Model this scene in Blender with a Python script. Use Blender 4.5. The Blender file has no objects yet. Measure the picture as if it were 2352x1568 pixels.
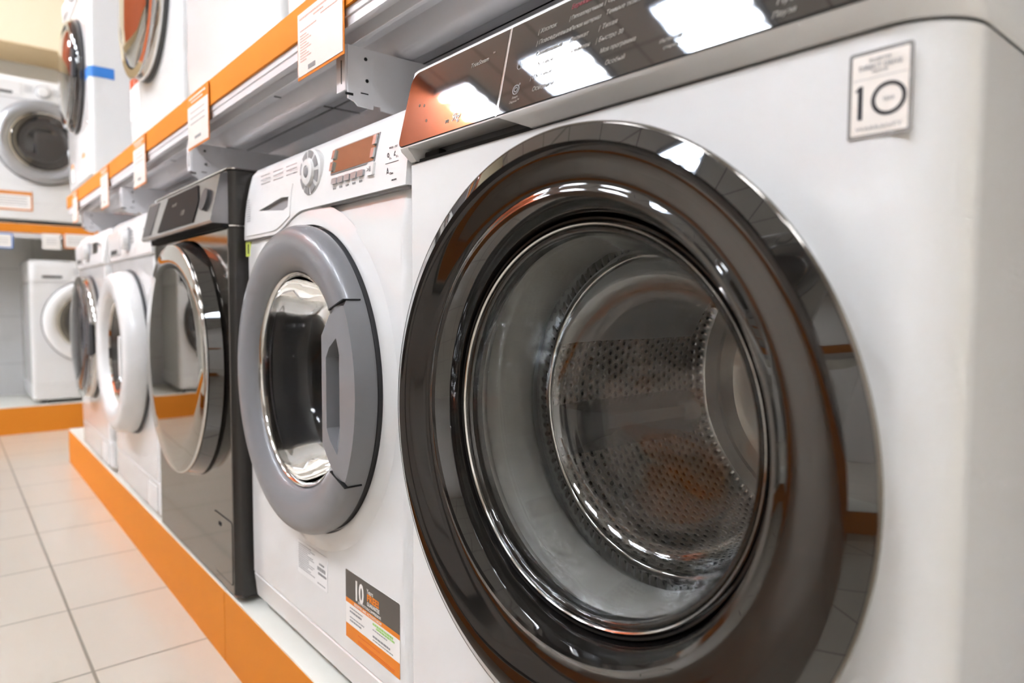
import bpy, bmesh, math, random
from mathutils import Matrix, Vector
R = math.radians
random.seed(7)
sc = bpy.context.scene
COL = sc.collection

# ------------------------------------------------------------------ camera
def rotm(yaw, pitch, roll):
    f = Vector((-math.sin(yaw)*math.cos(pitch), math.cos(yaw)*math.cos(pitch), -math.sin(pitch)))
    r0 = Vector((math.cos(yaw), math.sin(yaw), 0)); u0 = r0.cross(f)
    r = r0*math.cos(roll)+u0*math.sin(roll); u = -r0*math.sin(roll)+u0*math.cos(roll)
    return Matrix((r, u, -f)).transposed()
cd = bpy.data.cameras.new('camera'); cam = bpy.data.objects.new('camera', cd); COL.objects.link(cam)
cam.matrix_world = Matrix.Translation((0.7411, -0.4492, 0.6027)) @ rotm(0.8769, 0.0568, 0.0051).to_4x4()
cd.sensor_width = 36; cd.lens = 24.0; cd.clip_start = 0.01; cd.clip_end = 50
cd.dof.use_dof = True; cd.dof.focus_distance = 0.80; cd.dof.aperture_fstop = 4.0; cd.dof.aperture_blades = 0
sc.camera = cam
# ------------------------------------------------------------------ world, view
w = bpy.data.worlds.new('world'); sc.world = w; w.use_nodes = True
w.node_tree.nodes['Background'].inputs[0].default_value = (0.8, 0.86, 1, 1)
w.node_tree.nodes['Background'].inputs[1].default_value = 0.3
sc.view_settings.view_transform = 'Standard'; sc.view_settings.look = 'None'
sc.view_settings.gamma = 1; sc.view_settings.use_curve_mapping = False
sc.view_settings.exposure = 1.06
TUBE_STRENGTH = 46.0
LIGHT_Z = 3.45
LIGHTS = [(-2.87+1.2*i, y) for i in range(-1, 5) for y in (-2.22, -4.6)]
cy = sc.cycles
cy.max_bounces = 11; cy.diffuse_bounces = 3; cy.glossy_bounces = 5; cy.transmission_bounces = 10
cy.use_adaptive_sampling = True; cy.adaptive_threshold = 0.13; cy.adaptive_min_samples = 20
cy.transparent_max_bounces = 8; cy.sample_clamp_indirect = 20; cy.blur_glossy = 0.3
cy.caustics_reflective = True; cy.caustics_refractive = True

# ------------------------------------------------------------------ materials
def _nt(name):
    m = bpy.data.materials.new(name); m.use_nodes = True
    return m, m.node_tree, m.node_tree.nodes['Principled BSDF']
def S(b, **k):
    for n, v in k.items():
        n = n.replace('_', ' ')
        i = b.inputs[n]
        i.default_value = (*v, 1) if isinstance(v, tuple) and len(v) == 3 else v
def lin(c): return tuple(((x/255)/12.92 if x/255 <= .04045 else ((x/255+.055)/1.055)**2.4) for x in c)
def mat(name, rgb, rough=.4, metal=0., coat=0., var=.04, scale=40, bump=0., spec=.5, ior=1.5, **kw):
    """rgb in 0..255; slight procedural variation of colour and roughness"""
    m, nt, b = _nt(name); c = lin(rgb)
    S(b, Base_Color=c, Roughness=rough, Metallic=metal, Coat_Weight=coat, IOR=ior)
    b.inputs['Specular IOR Level'].default_value = spec
    for n, v in kw.items(): S(b, **{n: v})
    N = nt.nodes; L = nt.links
    tc = N.new('ShaderNodeTexCoord'); nz = N.new('ShaderNodeTexNoise'); nz.inputs['Scale'].default_value = scale
    nz.inputs['Detail'].default_value = 4; L.new(tc.outputs['Object'], nz.inputs['Vector'])
    mx = N.new('ShaderNodeMix'); mx.data_type = 'RGBA'
    mx.inputs[6].default_value = (*[x*(1-var) for x in c], 1); mx.inputs[7].default_value = (*[min(1, x*(1+var)) for x in c], 1)
    L.new(nz.outputs['Fac'], mx.inputs[0]); L.new(mx.outputs[2], b.inputs['Base Color'])
    if bump:
        bp = N.new('ShaderNodeBump'); bp.inputs['Strength'].default_value = bump; bp.inputs['Distance'].default_value = .002
        L.new(nz.outputs['Fac'], bp.inputs['Height']); L.new(bp.outputs[0], b.inputs['Normal'])
    return m
def emis(name, rgb, s):
    m, nt, b = _nt(name); S(b, Base_Color=lin(rgb), Emission_Color=lin(rgb)); b.inputs['Emission Strength'].default_value = s
    return m
def math_node(nt, op, a, b=None, c=None):
    n = nt.nodes.new('ShaderNodeMath'); n.operation = op
    for i, v in enumerate((a, b, c)):
        if v is None: continue
        if hasattr(v, 'links'): nt.links.new(v, n.inputs[i])
        else: n.inputs[i].default_value = v
    return n.outputs[0]
def grid_mat(name, rgb, line_rgb, px, py, x0, y0, lw, rough, bump=.3, axes=(0, 1), var=.05, coat=0., lws=None):
    m, nt, b = _nt(name); N = nt.nodes; L = nt.links
    tc = N.new('ShaderNodeTexCoord'); sp = N.new('ShaderNodeSeparateXYZ'); L.new(tc.outputs['Object'], sp.inputs[0])
    ds = []; cells = []
    for ax, p, o in ((axes[0], px, x0), (axes[1], py, y0)):
        t = math_node(nt, 'DIVIDE', math_node(nt, 'SUBTRACT', sp.outputs[ax], o), p)
        cells.append(math_node(nt, 'FLOOR', math_node(nt, 'ADD', t, .0)))
        fr = math_node(nt, 'FRACT', t)
        d = math_node(nt, 'MULTIPLY', math_node(nt, 'MINIMUM', fr, math_node(nt, 'SUBTRACT', 1.0, fr)), p)
        ds.append(d)
    l2 = lws or (lw, lw)
    masks = []
    for d, ww in zip(ds, l2):
        mr = N.new('ShaderNodeMapRange'); mr.inputs['From Min'].default_value = ww*.7; mr.inputs['From Max'].default_value = ww*1.2
        L.new(d, mr.inputs['Value']); masks.append(mr.outputs[0])
    msk = math_node(nt, 'MINIMUM', masks[0], masks[1])
    wn = N.new('ShaderNodeTexWhiteNoise'); wn.noise_dimensions = '2D'
    cb = N.new('ShaderNodeCombineXYZ'); L.new(cells[0], cb.inputs[0]); L.new(cells[1], cb.inputs[1]); L.new(cb.outputs[0], wn.inputs['Vector'])
    nz = N.new('ShaderNodeTexNoise'); nz.inputs['Scale'].default_value = 5; nz.inputs['Detail'].default_value = 6
    L.new(tc.outputs['Object'], nz.inputs['Vector'])
    f = math_node(nt, 'ADD', math_node(nt, 'MULTIPLY', wn.outputs['Value'], .5), math_node(nt, 'MULTIPLY', nz.outputs['Fac'], .5))
    c = lin(rgb); mx = N.new('ShaderNodeMix'); mx.data_type = 'RGBA'
    mx.inputs[6].default_value = (*[x*(1-var) for x in c], 1); mx.inputs[7].default_value = (*[min(1, x*(1+var)) for x in c], 1)
    L.new(f, mx.inputs[0])
    m2 = N.new('ShaderNodeMix'); m2.data_type = 'RGBA'; m2.inputs[6].default_value = (*lin(line_rgb), 1)
    L.new(mx.outputs[2], m2.inputs[7]); L.new(msk, m2.inputs[0]); L.new(m2.outputs[2], b.inputs['Base Color'])
    bp = N.new('ShaderNodeBump'); bp.inputs['Strength'].default_value = bump; bp.inputs['Distance'].default_value = .002
    L.new(msk, bp.inputs['Height']); L.new(bp.outputs[0], b.inputs['Normal'])
    S(b, Roughness=rough, Coat_Weight=coat)
    return m

M = {}
M['enamel'] = mat('white_enamel', (230, 229, 228), .16, coat=.4, var=.01, scale=6)
M['plastic'] = mat('white_plastic', (238, 237, 236), .24, var=.01, scale=8)
M['plastic2'] = mat('white_satin_plastic', (232, 231, 230), .38, var=.015)
M['seam'] = mat('seam_shadow_gap', (38, 37, 38), .8)
M['blackgloss'] = mat('gloss_black_plastic', (22, 20, 19), .03, coat=1., var=.05, spec=.5, ior=1.5, Coat_IOR=1.62)
M['glasspanel'] = mat('black_glass_panel', (40, 34, 30), .03, coat=1., var=.05, spec=.5, ior=1.5, Coat_IOR=1.55)
M['rubberblack'] = mat('black_plastic', (14, 14, 15), .25, var=.1)
M['gasket'] = mat('grey_rubber_gasket', (160, 156, 150), .45, var=.05)
M['chrome'] = mat('chrome', (205, 203, 200), .06, 1.)
M['mirror'] = mat('dark_mirror_glass', (150, 146, 140), .02, 1., var=.01)
M['greydoor'] = mat('grey_satin_plastic', (128, 128, 132), .33, coat=.15, var=.02)
M['greydark'] = mat('dark_grey_plastic', (70, 70, 73), .45)
M['steel'] = mat('dark_steel_panel', (122, 117, 111), .08, .95, var=.02)
M['steelside'] = mat('anthracite_side', (58, 55, 53), .25, .3, var=.02)
M['silver'] = mat('silver_plastic', (190, 190, 190), .22, .7)
M['silverdark'] = mat('dark_silver_plastic', (140, 138, 140), .2, .8)
M['silverring'] = mat('silver_ring', (178, 180, 184), .3, .55, var=.02)
M['ink'] = mat('dark_print', (42, 40, 46), .5)
M['inkgrey'] = mat('grey_print', (150, 149, 150), .5)
M['inkwhite'] = mat('white_print', (165, 160, 152), .5)
M['inkfaint'] = mat('faint_print', (120, 100, 84), .5)
M['inkred'] = mat('red_print', (150, 50, 62), .5)
M['inkpale'] = mat('pale_red_print', (222, 176, 160), .6)
M['inkorange'] = mat('orange_print', (226, 110, 30), .5)
M['paper'] = mat('white_paper', (244, 240, 236), .55, var=.01)
M['paperpink'] = mat('cream_paper', (240, 232, 224), .5, var=.02)
M['orange'] = mat('orange_laminate', (224, 136, 40), .6, var=.03, scale=10, spec=.2)
M['fasciaorange'] = mat('orange_wall_band', (198, 92, 34), .6, var=.03, scale=6)
M['orangeprint'] = mat('orange_plastic', (234, 132, 18), .5, var=.03)
M['orangedeep'] = mat('shaded_and_print_orange', (200, 76, 14), .55, var=.04)  # corner panel's shade put into this orange; also colours sticker headers
M['whitelam'] = mat('white_laminate', (240, 238, 228), .4, var=.02)
M['shelfmetal'] = mat('grey_painted_steel', (236, 235, 238), .4, .1, var=.03, scale=8)
M['shelfdark'] = mat('grey_shelf_rib', (232, 231, 234), .4, .1, var=.03)
M['hole'] = mat('dark_hole', (18, 18, 20), .9)
M['display'] = mat('lcd_glass', (96, 92, 72), .06, coat=1., spec=.9)
M['green'] = mat('green_sticker', (196, 212, 92), .5)
M['lime'] = mat('lime_print', (170, 220, 120), .5)
M['dgrey'] = mat('charcoal_sticker', (84, 78, 72), .4, var=.03)
M['blue'] = mat('blue_tape', (52, 128, 214), .5)
M['bluelogo'] = mat('blue_print', (60, 78, 150), .5)
M['cream'] = mat('cream_wall_paint', (246, 234, 206), .7, var=.02, scale=3)
M['soffitshade'] = mat('shaded_soffit_cream', (232, 206, 164), .7, var=.03, scale=3)  # shade of the bulkhead underside put into the colour, browner than the cream
M['walllight'] = grid_mat('light_wall_panels', (212, 212, 212), (188, 188, 188), .6, .3, 0, .2, .003, .4, .2, axes=(1, 2), var=.02)
M['wallplain'] = mat('off_white_wall', (225, 222, 216), .6, var=.02, scale=4)
M['greywall'] = mat('grey_gondola_back', (150, 148, 150), .5, var=.03, scale=4)
M['displayblack'] = mat('black_display', (14, 14, 16), .5, spec=.12)
M['drumdark'] = mat('dark_door_glass', (34, 33, 35), .05, coat=1., spec=.9)
M['tubglass'] = mat('grey_door_glass', (74, 72, 70), .07, coat=1., spec=.9)
M['lens'] = mat('smoked_chrome_lens', (96, 94, 100), .05, .85)
M['floor'] = grid_mat('floor_tiles', (212, 204, 190), (146, 140, 126), .36, .36, -.851, -.237, .004, .28, .35, var=.035, coat=.15, lws=(.0028, .0032))
M['ceil'] = grid_mat('ceiling_tiles', (206, 203, 198), (120, 118, 116), .6, .6, -.47, -.42, .008, .8, .3, var=.02)
M['tube'] = emis('fluorescent_tube', (242, 245, 250), TUBE_STRENGTH)
M['housing'] = mat('white_lamp_housing', (176, 184, 194), .35, .1)
m, nt, b = _nt('clear_door_glass'); S(b, Base_Color=(.93, .945, .94), Roughness=0., IOR=1.5, Transmission_Weight=1., Coat_Weight=.6, Coat_IOR=1.7, Coat_Roughness=0.); M['glass'] = m
nz = nt.nodes.new('ShaderNodeTexNoise'); nz.inputs['Scale'].default_value = 9; nz.inputs['Detail'].default_value = 1
tcn = nt.nodes.new('ShaderNodeTexCoord'); nt.links.new(tcn.outputs['Object'], nz.inputs['Vector'])
bpn = nt.nodes.new('ShaderNodeBump'); bpn.inputs['Strength'].default_value = .5; bpn.inputs['Distance'].default_value = .01
nt.links.new(nz.outputs['Fac'], bpn.inputs['Height']); nt.links.new(bpn.outputs[0], b.inputs['Normal'])
m, nt, b = _nt('smoked_door_glass'); S(b, Base_Color=(.66, .66, .66), Roughness=0., IOR=1.25, Transmission_Weight=1.); M['smokedglass'] = m
def drum_mat():
    m, nt, b = _nt('perforated_steel_drum'); N = nt.nodes; L = nt.links
    tc = N.new('ShaderNodeTexCoord'); sp = N.new('ShaderNodeSeparateXYZ'); L.new(tc.outputs['Object'], sp.inputs[0])
    a = math_node(nt, 'MULTIPLY', math_node(nt, 'ARCTAN2', sp.outputs[2], sp.outputs[0]), .24/.0145)
    v = math_node(nt, 'DIVIDE', sp.outputs[1], .0125)
    row = math_node(nt, 'FLOOR', v); off = math_node(nt, 'MULTIPLY', math_node(nt, 'MODULO', row, 2.0), .5)
    fa = math_node(nt, 'SUBTRACT', math_node(nt, 'FRACT', math_node(nt, 'ADD', a, off)), .5)
    fv = math_node(nt, 'SUBTRACT', math_node(nt, 'FRACT', v), .5)
    d = math_node(nt, 'SQRT', math_node(nt, 'ADD', math_node(nt, 'MULTIPLY', fa, fa), math_node(nt, 'MULTIPLY', fv, fv)))
    mr = N.new('ShaderNodeMapRange'); mr.inputs['From Min'].default_value = .17; mr.inputs['From Max'].default_value = .24; L.new(d, mr.inputs['Value'])
    mx = N.new('ShaderNodeMix'); mx.data_type = 'RGBA'; mx.inputs[6].default_value = (.02, .02, .02, 1); mx.inputs[7].default_value = (.84, .82, .79, 1)
    L.new(mr.outputs[0], mx.inputs[0]); L.new(mx.outputs[2], b.inputs['Base Color'])
    mb = N.new('ShaderNodeMapRange'); mb.inputs['From Min'].default_value = .15; mb.inputs['From Max'].default_value = .45; L.new(d, mb.inputs['Value'])
    bp = N.new('ShaderNodeBump'); bp.inputs['Strength'].default_value = .8; bp.inputs['Distance'].default_value = .003
    L.new(mb.outputs[0], bp.inputs['Height']); L.new(bp.outputs[0], b.inputs['Normal'])
    S(b, Metallic=.9, Roughness=.27)
    return m
M['drum'] = drum_mat()
M['drumsteel'] = mat('brushed_drum_steel', (196, 192, 186), .3, .9, var=.04, bump=.1, scale=60)

# ------------------------------------------------------------------ mesh helpers
def obj(name, bm, m, parent=None, loc=(0, 0, 0), smooth=None, label=None):
    bmesh.ops.recalc_face_normals(bm, faces=bm.faces)
    me = bpy.data.meshes.new(name); bm.to_mesh(me); bm.free()
    ms = m if isinstance(m, (list, tuple)) else [m]
    for x in ms: me.materials.append(M[x])
    o = bpy.data.objects.new(name, me); COL.objects.link(o); o.location = loc
    if parent is not None: o.parent = parent
    if smooth is not None:
        for p in me.polygons: p.use_smooth = True
        me.set_sharp_from_angle(angle=R(smooth))
    if label: o['label'] = label
    return o
def tag(o, label, cat, group=None, kind=None):
    o['label'] = label; o['category'] = cat
    if group: o['group'] = group
    if kind: o['kind'] = kind
    return o
def thing(name, label, cat, loc=(0, 0, 0), rz=0, group=None):
    o = bpy.data.objects.new(name, None); COL.objects.link(o); o.location = loc; o.rotation_euler = (0, 0, rz)
    o.empty_display_size = .1
    return tag(o, label, cat, group)
def copy_tree(o, parent=None):
    c = o.copy(); COL.objects.link(c)
    if parent is not None: c.parent = parent
    for ch in list(o.children): copy_tree(ch, c)
    return c
def add_box(bm, x0, x1, y0, y1, z0, z1, bev=0, seg=2):
    r = bmesh.ops.create_cube(bm, size=1)
    vs = r['verts']
    for v in vs: v.co = Vector(((x0+x1)/2+v.co.x*(x1-x0), (y0+y1)/2+v.co.y*(y1-y0), (z0+z1)/2+v.co.z*(z1-z0)))
    if bev:
        es = list({e for v in vs for e in v.link_edges})
        bmesh.ops.bevel(bm, geom=es, offset=bev, segments=seg, affect='EDGES', profile=.5)
    return bm
def box(x0, x1, y0, y1, z0, z1, bev=0, seg=2): return add_box(bmesh.new(), x0, x1, y0, y1, z0, z1, bev, seg)
def add_lathe(bm, prof, n=96, a0=0, a1=2*math.pi, cx=0, cz=0):
    """profile [(r,y)] about the y axis"""
    full = abs(a1-a0-2*math.pi) < 1e-6; k = n if full else n+1; rings = []
    for r, y, *dz in prof:
        dz = dz[0] if dz else 0
        if r < 1e-6: rings.append([bm.verts.new((cx, y, cz))]); continue
        rings.append([bm.verts.new((cx+r*math.cos(a0+(a1-a0)*i/n), y, cz+dz+r*math.sin(a0+(a1-a0)*i/n))) for i in range(k)])
    for A, B in zip(rings, rings[1:]):
        for i in range(n):
            j = (i+1) % k
            if len(A) == 1 and len(B) == 1: continue
            if len(A) == 1: bm.faces.new((A[0], B[i], B[j]))
            elif len(B) == 1: bm.faces.new((A[i], A[j], B[0]))
            else: bm.faces.new((A[i], A[j], B[j], B[i]))
    return bm
def lathe(prof, n=96, **k): return add_lathe(bmesh.new(), prof, n, **k)
def rrect(x0, x1, y0, y1, r, n=6, rb=None, rl=None):
    """rounded rectangle outline; r front corners, rb back corners"""
    rb = r if rb is None else rb; rl = r if rl is None else rl; P = []
    for cx, cyy, rr, a in ((x1-r, y0+r, r, -90), (x1-rb, y1-rb, rb, 0), (x0+rb, y1-rb, rb, 90), (x0+rl, y0+rl, rl, 180)):
        for i in range(n+1):
            t = R(a+90*i/n); P.append((cx+rr*math.cos(t), cyy+rr*math.sin(t)))
    return P
def loft(rings, cap=True):
    bm = bmesh.new(); V = [[bm.verts.new(p) for p in r] for r in rings]
    for A, B in zip(V, V[1:]):
        for i in range(len(A)):
            j = (i+1) % len(A); bm.faces.new((A[i], A[j], B[j], B[i]))
    if cap: bm.faces.new(V[0]); bm.faces.new(V[-1])
    return bm
def shell(x0, x1, secs, yb, r, rb=.006, rl=None):
    """box body lofted in z: secs = [(z, y_front, inset)]"""
    return loft([[(x, y, z) for x, y in rrect(x0+i, x1-i, yf, yb-i, r, rb=rb, rl=rl, n=10)] for z, yf, i in secs])
def add_prism(bm, P, f0, f1):
    """closed polygon P [(a,b)] mapped by f0/f1 to 3D, joined"""
    A = [bm.verts.new(f0(a, b)) for a, b in P]; B = [bm.verts.new(f1(a, b)) for a, b in P]
    bm.faces.new(A); bm.faces.new(B[::-1])
    for i in range(len(P)):
        j = (i+1) % len(P); bm.faces.new((A[i], B[i], B[j], A[j]))
    return bm
def slab_xz(P, y0, y1, bm=None, bev=0):
    bm = bm or bmesh.new(); add_prism(bm, P, lambda a, b: (a, y0, b), lambda a, b: (a, y1, b))
    if bev: bmesh.ops.bevel(bm, geom=[e for e in bm.edges if abs(e.verts[0].co.y-y0) < 1e-6 and abs(e.verts[1].co.y-y0) < 1e-6], offset=bev, segments=2, affect='EDGES')
    return bm
def cut(o, *cutters):
    for c in cutters:
        md = o.modifiers.new('b', 'BOOLEAN'); md.operation = 'DIFFERENCE'; md.object = c; md.solver = 'EXACT'
    dg = bpy.context.evaluated_depsgraph_get(); dg.update()
    me = bpy.data.meshes.new_from_object(o.evaluated_get(dg)); old = o.data; o.modifiers.clear()
    sm = any(p.use_smooth for p in old.polygons)
    me.name = old.name; o.data = me
    me.materials.clear()
    for x in old.materials: me.materials.append(x)
    if sm:
        for p in me.polygons: p.use_smooth = True
        me.set_sharp_from_angle(angle=R(28))
    for c in cutters: bpy.data.objects.remove(c)
    return o
def cutter(bm, parent=None):
    me = bpy.data.meshes.new('cutter'); bmesh.ops.recalc_face_normals(bm, faces=bm.faces); bm.to_mesh(me); bm.free()
    o = bpy.data.objects.new('cutter', me); COL.objects.link(o); o.parent = parent; return o
FR = Matrix.Rotation(R(90), 4, 'X')            # text facing -y
def add_text(bm, s, size, mtx, align='LEFT', shear=0, sx=1., bold=0.):
    c = bpy.data.curves.new('t', 'FONT'); c.body = s; c.size = size; c.align_x = align; c.extrude = .00012; c.shear = shear; c.resolution_u = 3
    c.offset = bold
    o = bpy.data.objects.new('t', c); COL.objects.link(o)
    dg = bpy.context.evaluated_depsgraph_get(); dg.update()
    me = bpy.data.meshes.new_from_object(o.evaluated_get(dg)); me.transform(mtx @ Matrix.Diagonal((sx, 1, 1, 1)))
    bm.from_mesh(me); bpy.data.objects.remove(o); bpy.data.curves.remove(c); bpy.data.meshes.remove(me)
def text_part(name, items, m, parent, label=None):
    bm = bmesh.new()
    for it in items: add_text(bm, *it[:3], **(it[3] if len(it) > 3 else {}))
    me = bpy.data.meshes.new(name); bm.to_mesh(me); bm.free(); me.materials.append(M[m])
    o = bpy.data.objects.new(name, me); COL.objects.link(o); o.parent = parent
    if label: o['label'] = label
    return o
def T(x, y, z): return Matrix.Translation((x, y, z)) @ FR
def rr_poly(x0, x1, z0, z1, r=.003, n=4):
    return rrect(x0, x1, z0, z1, r, n)
def feet(parent, w, d, h, x0=0):
    for x in (x0+.06, x0+w-.06):
        for y in (.07, d-.07):
            bm = bmesh.new(); bmesh.ops.create_cone(bm, cap_ends=True, segments=16, radius1=.02, radius2=.016, depth=h)
            for v in bm.verts: v.co += Vector((x, y, h/2))
            obj('foot', bm, 'rubberblack', parent)
def marks(name, parent, m, rects, y, label=None):
    """unreadable fine print: thin strips of broken dashes at height y"""
    bm = bmesh.new(); rnd = random.Random(3)
    for x0, x1, z, h in rects:
        x = x0
        while x < x1:
            l = min(rnd.uniform(.0025, .008), x1-x); add_box(bm, x, x+l, y-.0002, y, z-h/2, z+h/2); x += l+.0012
    return obj(name, bm, m, parent, label=label)

# ------------------------------------------------------------------ machine 1: large white machine with black bezel
def big_machine():
    t = thing('washing_machine', 'white washing machine nearest the camera with huge glossy black door ring', 'washing machine', (0, 0, 0), 0, 'washing machines on the low plinth')
    cx, cz = .3135, .483
    body = obj('body', shell(0, .6, [(.022, .012, .006), (.03, .002, 0), (.05, 0, 0), (.7705, 0, 0), (.7722, .0015, .0015)], .60, .045, rl=.008), 'enamel', t, smooth=35)
    bmc = lathe([(0, -.05), (.222, -.05), (.222, .58), (0, .58)], 64, cx=cx, cz=cz)
    cut(body, cutter(bmc, t))
    obj('seam_gap', shell(.002, .598, [(.770, .004, 0), (.777, .004, 0)], .59, .043, rl=.007), 'seam', t)
    cons = obj('console', shell(-.001, .6, [(.7742, .0, .001), (.7760, -.0025, 0), (.781, -.0075, 0), (.7855, -.0135, 0), (.7885, -.0150, 0), (.793, -.0145, 0), (.8835, .0055, 0), (.8865, .0085, .001), (.8875, .014, .004)], .60, .045, rl=.008), 'plastic', t, smooth=40)
    c1 = cutter(slab_xz([(.016, .7700), (.222, .7700), (.228, .7745), (.196, .7878), (.022, .7878)], -.05, .03), t)
    cut(cons, c1)
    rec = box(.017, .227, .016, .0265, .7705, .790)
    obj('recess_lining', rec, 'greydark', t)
    bm = box(.028, .060, .004, .016, .7745, .784, .003); obj('drawer_catch', bm, 'hole', t)
    # tilted glass
    P0 = Vector((0, -.0147, .7915)); Tn = Vector((0, .0200, .0905)).normalized(); Nn = Vector((0, -Tn.z, Tn.y))
    # (x, s) frame: s = 0 at z=.785 along the slope
    O = P0 - Tn*.0067
    def f(h): return lambda x, s: O + Vector((x, 0, 0)) + Tn*s + Nn*h
    def arc(cxx, cyy, r, a0, a1, n=6): return [(cxx+r*math.cos(R(a0+(a1-a0)*i/n)), cyy+r*math.sin(R(a0+(a1-a0)*i/n))) for i in range(n+1)]
    L1 = arc(.0165, .0845, .0140, 180, 90)[::-1][::-1]
    drawer = thing_part = obj('detergent_drawer', add_prism(bmesh.new(), arc(.0095, .0155, .0095, 270, 180)+arc(.018, .083, .0155, 180, 90)+[(.1905, .0985), (.1905, .0060)], f(.0006), f(-.010)), 'glasspanel', t, label='black glass drawer front with rounded left corners')
    obj('drawer_divider', add_prism(bmesh.new(), [(.1905, .0055), (.1932, .0055), (.1932, .0990), (.1905, .0990)], f(.0003), f(-.006)), 'chrome', t)
    obj('control_panel', add_prism(bmesh.new(), [(.1945, .0060), (.30, .0055), (.556, .0030)]+arc(.556, .014, .011, -90, 0)+arc(.556, .0875, .011, 0, 90)+[(.1945, .0985)], f(.0006), f(-.006)), 'glasspanel', t)
    lip = add_prism(bmesh.new(), arc(.0095, .0155, .0107, 270, 180)+arc(.018, .083, .0165, 180, 90)+[(.57, .0997), (.57, .0020), (.30, .0043), (.19, .0048)], f(.0001), f(-.004)); obj('panel_edge', lip, 'seam', t)
    def tp(x, s): # text matrix on the slope
        p = f(.0009)(x, s); m = Matrix((Vector((1, 0, 0)), Tn, Nn)).transposed().to_4x4(); return Matrix.Translation(p) @ m
    sh = dict(shear=.2)
    text_part('program_print', [
        ('| Хлопок', .0062, tp(.2385, .0775), sh), ('| Повседневная', .0062, tp(.2385, .0660), sh), ('Смешанные', .0062, tp(.2400, .0545), sh), ('| Пуховое', .0062, tp(.2385, .0430), sh),
        ('| Пуховые', .0062, tp(.2385, .0310), sh), ('Основной', .0062, tp(.2440, .0180), sh),
        ('| Гипоаллергенная', .0058, tp(.2815, .0770), dict(shear=.2, sx=.78)), ('Легкая материал', .0058, tp(.2850, .0660), dict(shear=.2, sx=.78)), ('Деликат', .0058, tp(.2860, .0545), sh), ('Ежедневн', .0058, tp(.2860, .0430), sh),
        ('| Одежда', .0062, tp(.3245, .0780), sh), ('Темные ткани', .0062, tp(.3280, .0665), dict(shear=.2, sx=.9)), ('| Тихая', .0062, tp(.3225, .0545), sh), ('| Быстро 30', .0062, tp(.3215, .0430), dict(shear=.2, sx=.92)),
        ('Моя программа', .0060, tp(.3285, .0315), dict(shear=.2, sx=.85)), ('Особый', .0058, tp(.3370, .0185), sh),
        ('Интенсив', .0046, tp(.3940, .0205), sh), ('стирка', .0042, tp(.3990, .0140), sh),
        ('TrueSteam', .0072, tp(.1300, .0725), sh), ('TM', .0028, tp(.1680, .0780)), ('ve', .0085, tp(.0975, .0165), sh), 
        ('Smart', .0036, tp(.2145, .0175), sh), ('Diagnosis™', .0034, tp(.2115, .0133), dict(shear=.2, sx=.9)),
        ('Пуск', .0070, tp(.4920, .0180), sh), ('Пауза', .0060, tp(.4900, .0090), sh),
    ], 'inkwhite', t)
    text_part('capacity_print', [('9kg', .0125, tp(.1105, .0165), dict(shear=.2, sx=.85, bold=.0001))], 'paper', t)
    text_part('red_program_print', [('Бережный пар', .0062, tp(.2815, .0880), dict(shear=.2, sx=.9))], 'inkred', t, 'red program name')
    # power and diagnosis icons, small round touch keys
    def flat_ring(ic, x, s, r0, r1, a0=0, a1=360, n=28):
        for i in range(n):
            A = [R(a0+(a1-a0)*k/n) for k in (i, i+1)]
            add_prism(ic, [(x+r0*math.cos(A[0]), s+r0*math.sin(A[0])), (x+r1*math.cos(A[0]), s+r1*math.sin(A[0])), (x+r1*math.cos(A[1]), s+r1*math.sin(A[1])), (x+r0*math.cos(A[1]), s+r0*math.sin(A[1]))], f(.0009), f(.0006))
        bmesh.ops.remove_doubles(ic, verts=ic.verts, dist=1e-7)
    ic = bmesh.new(); flat_ring(ic, .2178, .0510, .0030, .0035, 120, 420); add_prism(ic, [(.2176, .0515), (.2180, .0515), (.2180, .0565), (.2176, .0565)], f(.0009), f(.0006)); obj('power_icon', ic, 'inkgrey', t)
    ic = bmesh.new(); flat_ring(ic, .2185, .0265, .0042, .0050); flat_ring(ic, .2185, .0265, .0020, .0026); add_prism(ic, [(.2215, .0295), (.2235, .0325), (.2242, .0310)], f(.0009), f(.0006)); obj('diagnosis_icon', ic, 'inkgrey', t)
    for x, s_ in ((.0335, .0525), (.0445, .0500), (.0560, .0290)):
        ic = bmesh.new(); flat_ring(ic, x, s_, .0002, .0018, n=12); obj('touch_key', ic, 'inkfaint', t)
    # sticker
    st = obj('warranty_sticker', slab_xz(rr_poly(.5365, .5745, .7065, .7605, .0022), -.0007, .0002), 'silver', t, label='silver-framed warranty sticker')
    obj('sticker_face', slab_xz(rr_poly(.5388, .5722, .7090, .7580, .0012), -.0009, -.0006), 'paperpink', st)
    y = -.0011
    text_part('sticker_print', [('INVERTER', .0029, T(.5555, y, .7531), dict(align='CENTER')), ('DIRECT DRIVE', .0042, T(.5555, y, .7487), dict(align='CENTER', sx=.95, bold=.00006)), ('MOTOR', .0026, T(.5555, y, .7459), dict(align='CENTER')),
        ('YEAR', .0030, T(.5610, y, .7279), dict(align='CENTER')), ('WARRANTY', .0034, T(.5555, y, .7115), dict(align='CENTER', sx=1.45))], 'inkgrey', st)
    bm = lathe([(.0079, y-.0001), (.0102, y-.0001), (.0102, y+.0003), (.0079, y+.0003), (.0079, y-.0001)], 48, cx=.5610, cz=.7290)
    slab_xz([(.5428, .7185), (.5456, .7185), (.5456, .7392), (.5434, .7392), (.5408, .7362), (.5428, .7362)], y-.0001, y+.0003, bm); obj('sticker_number', bm, 'ink', st, label='bold dark number 10')
    obj('sticker_rule', box(.5395, .5715, y, y+.0003, .7430, .7433), 'inkgrey', st)
    # door
    L = (cx, 0, cz)
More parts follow.
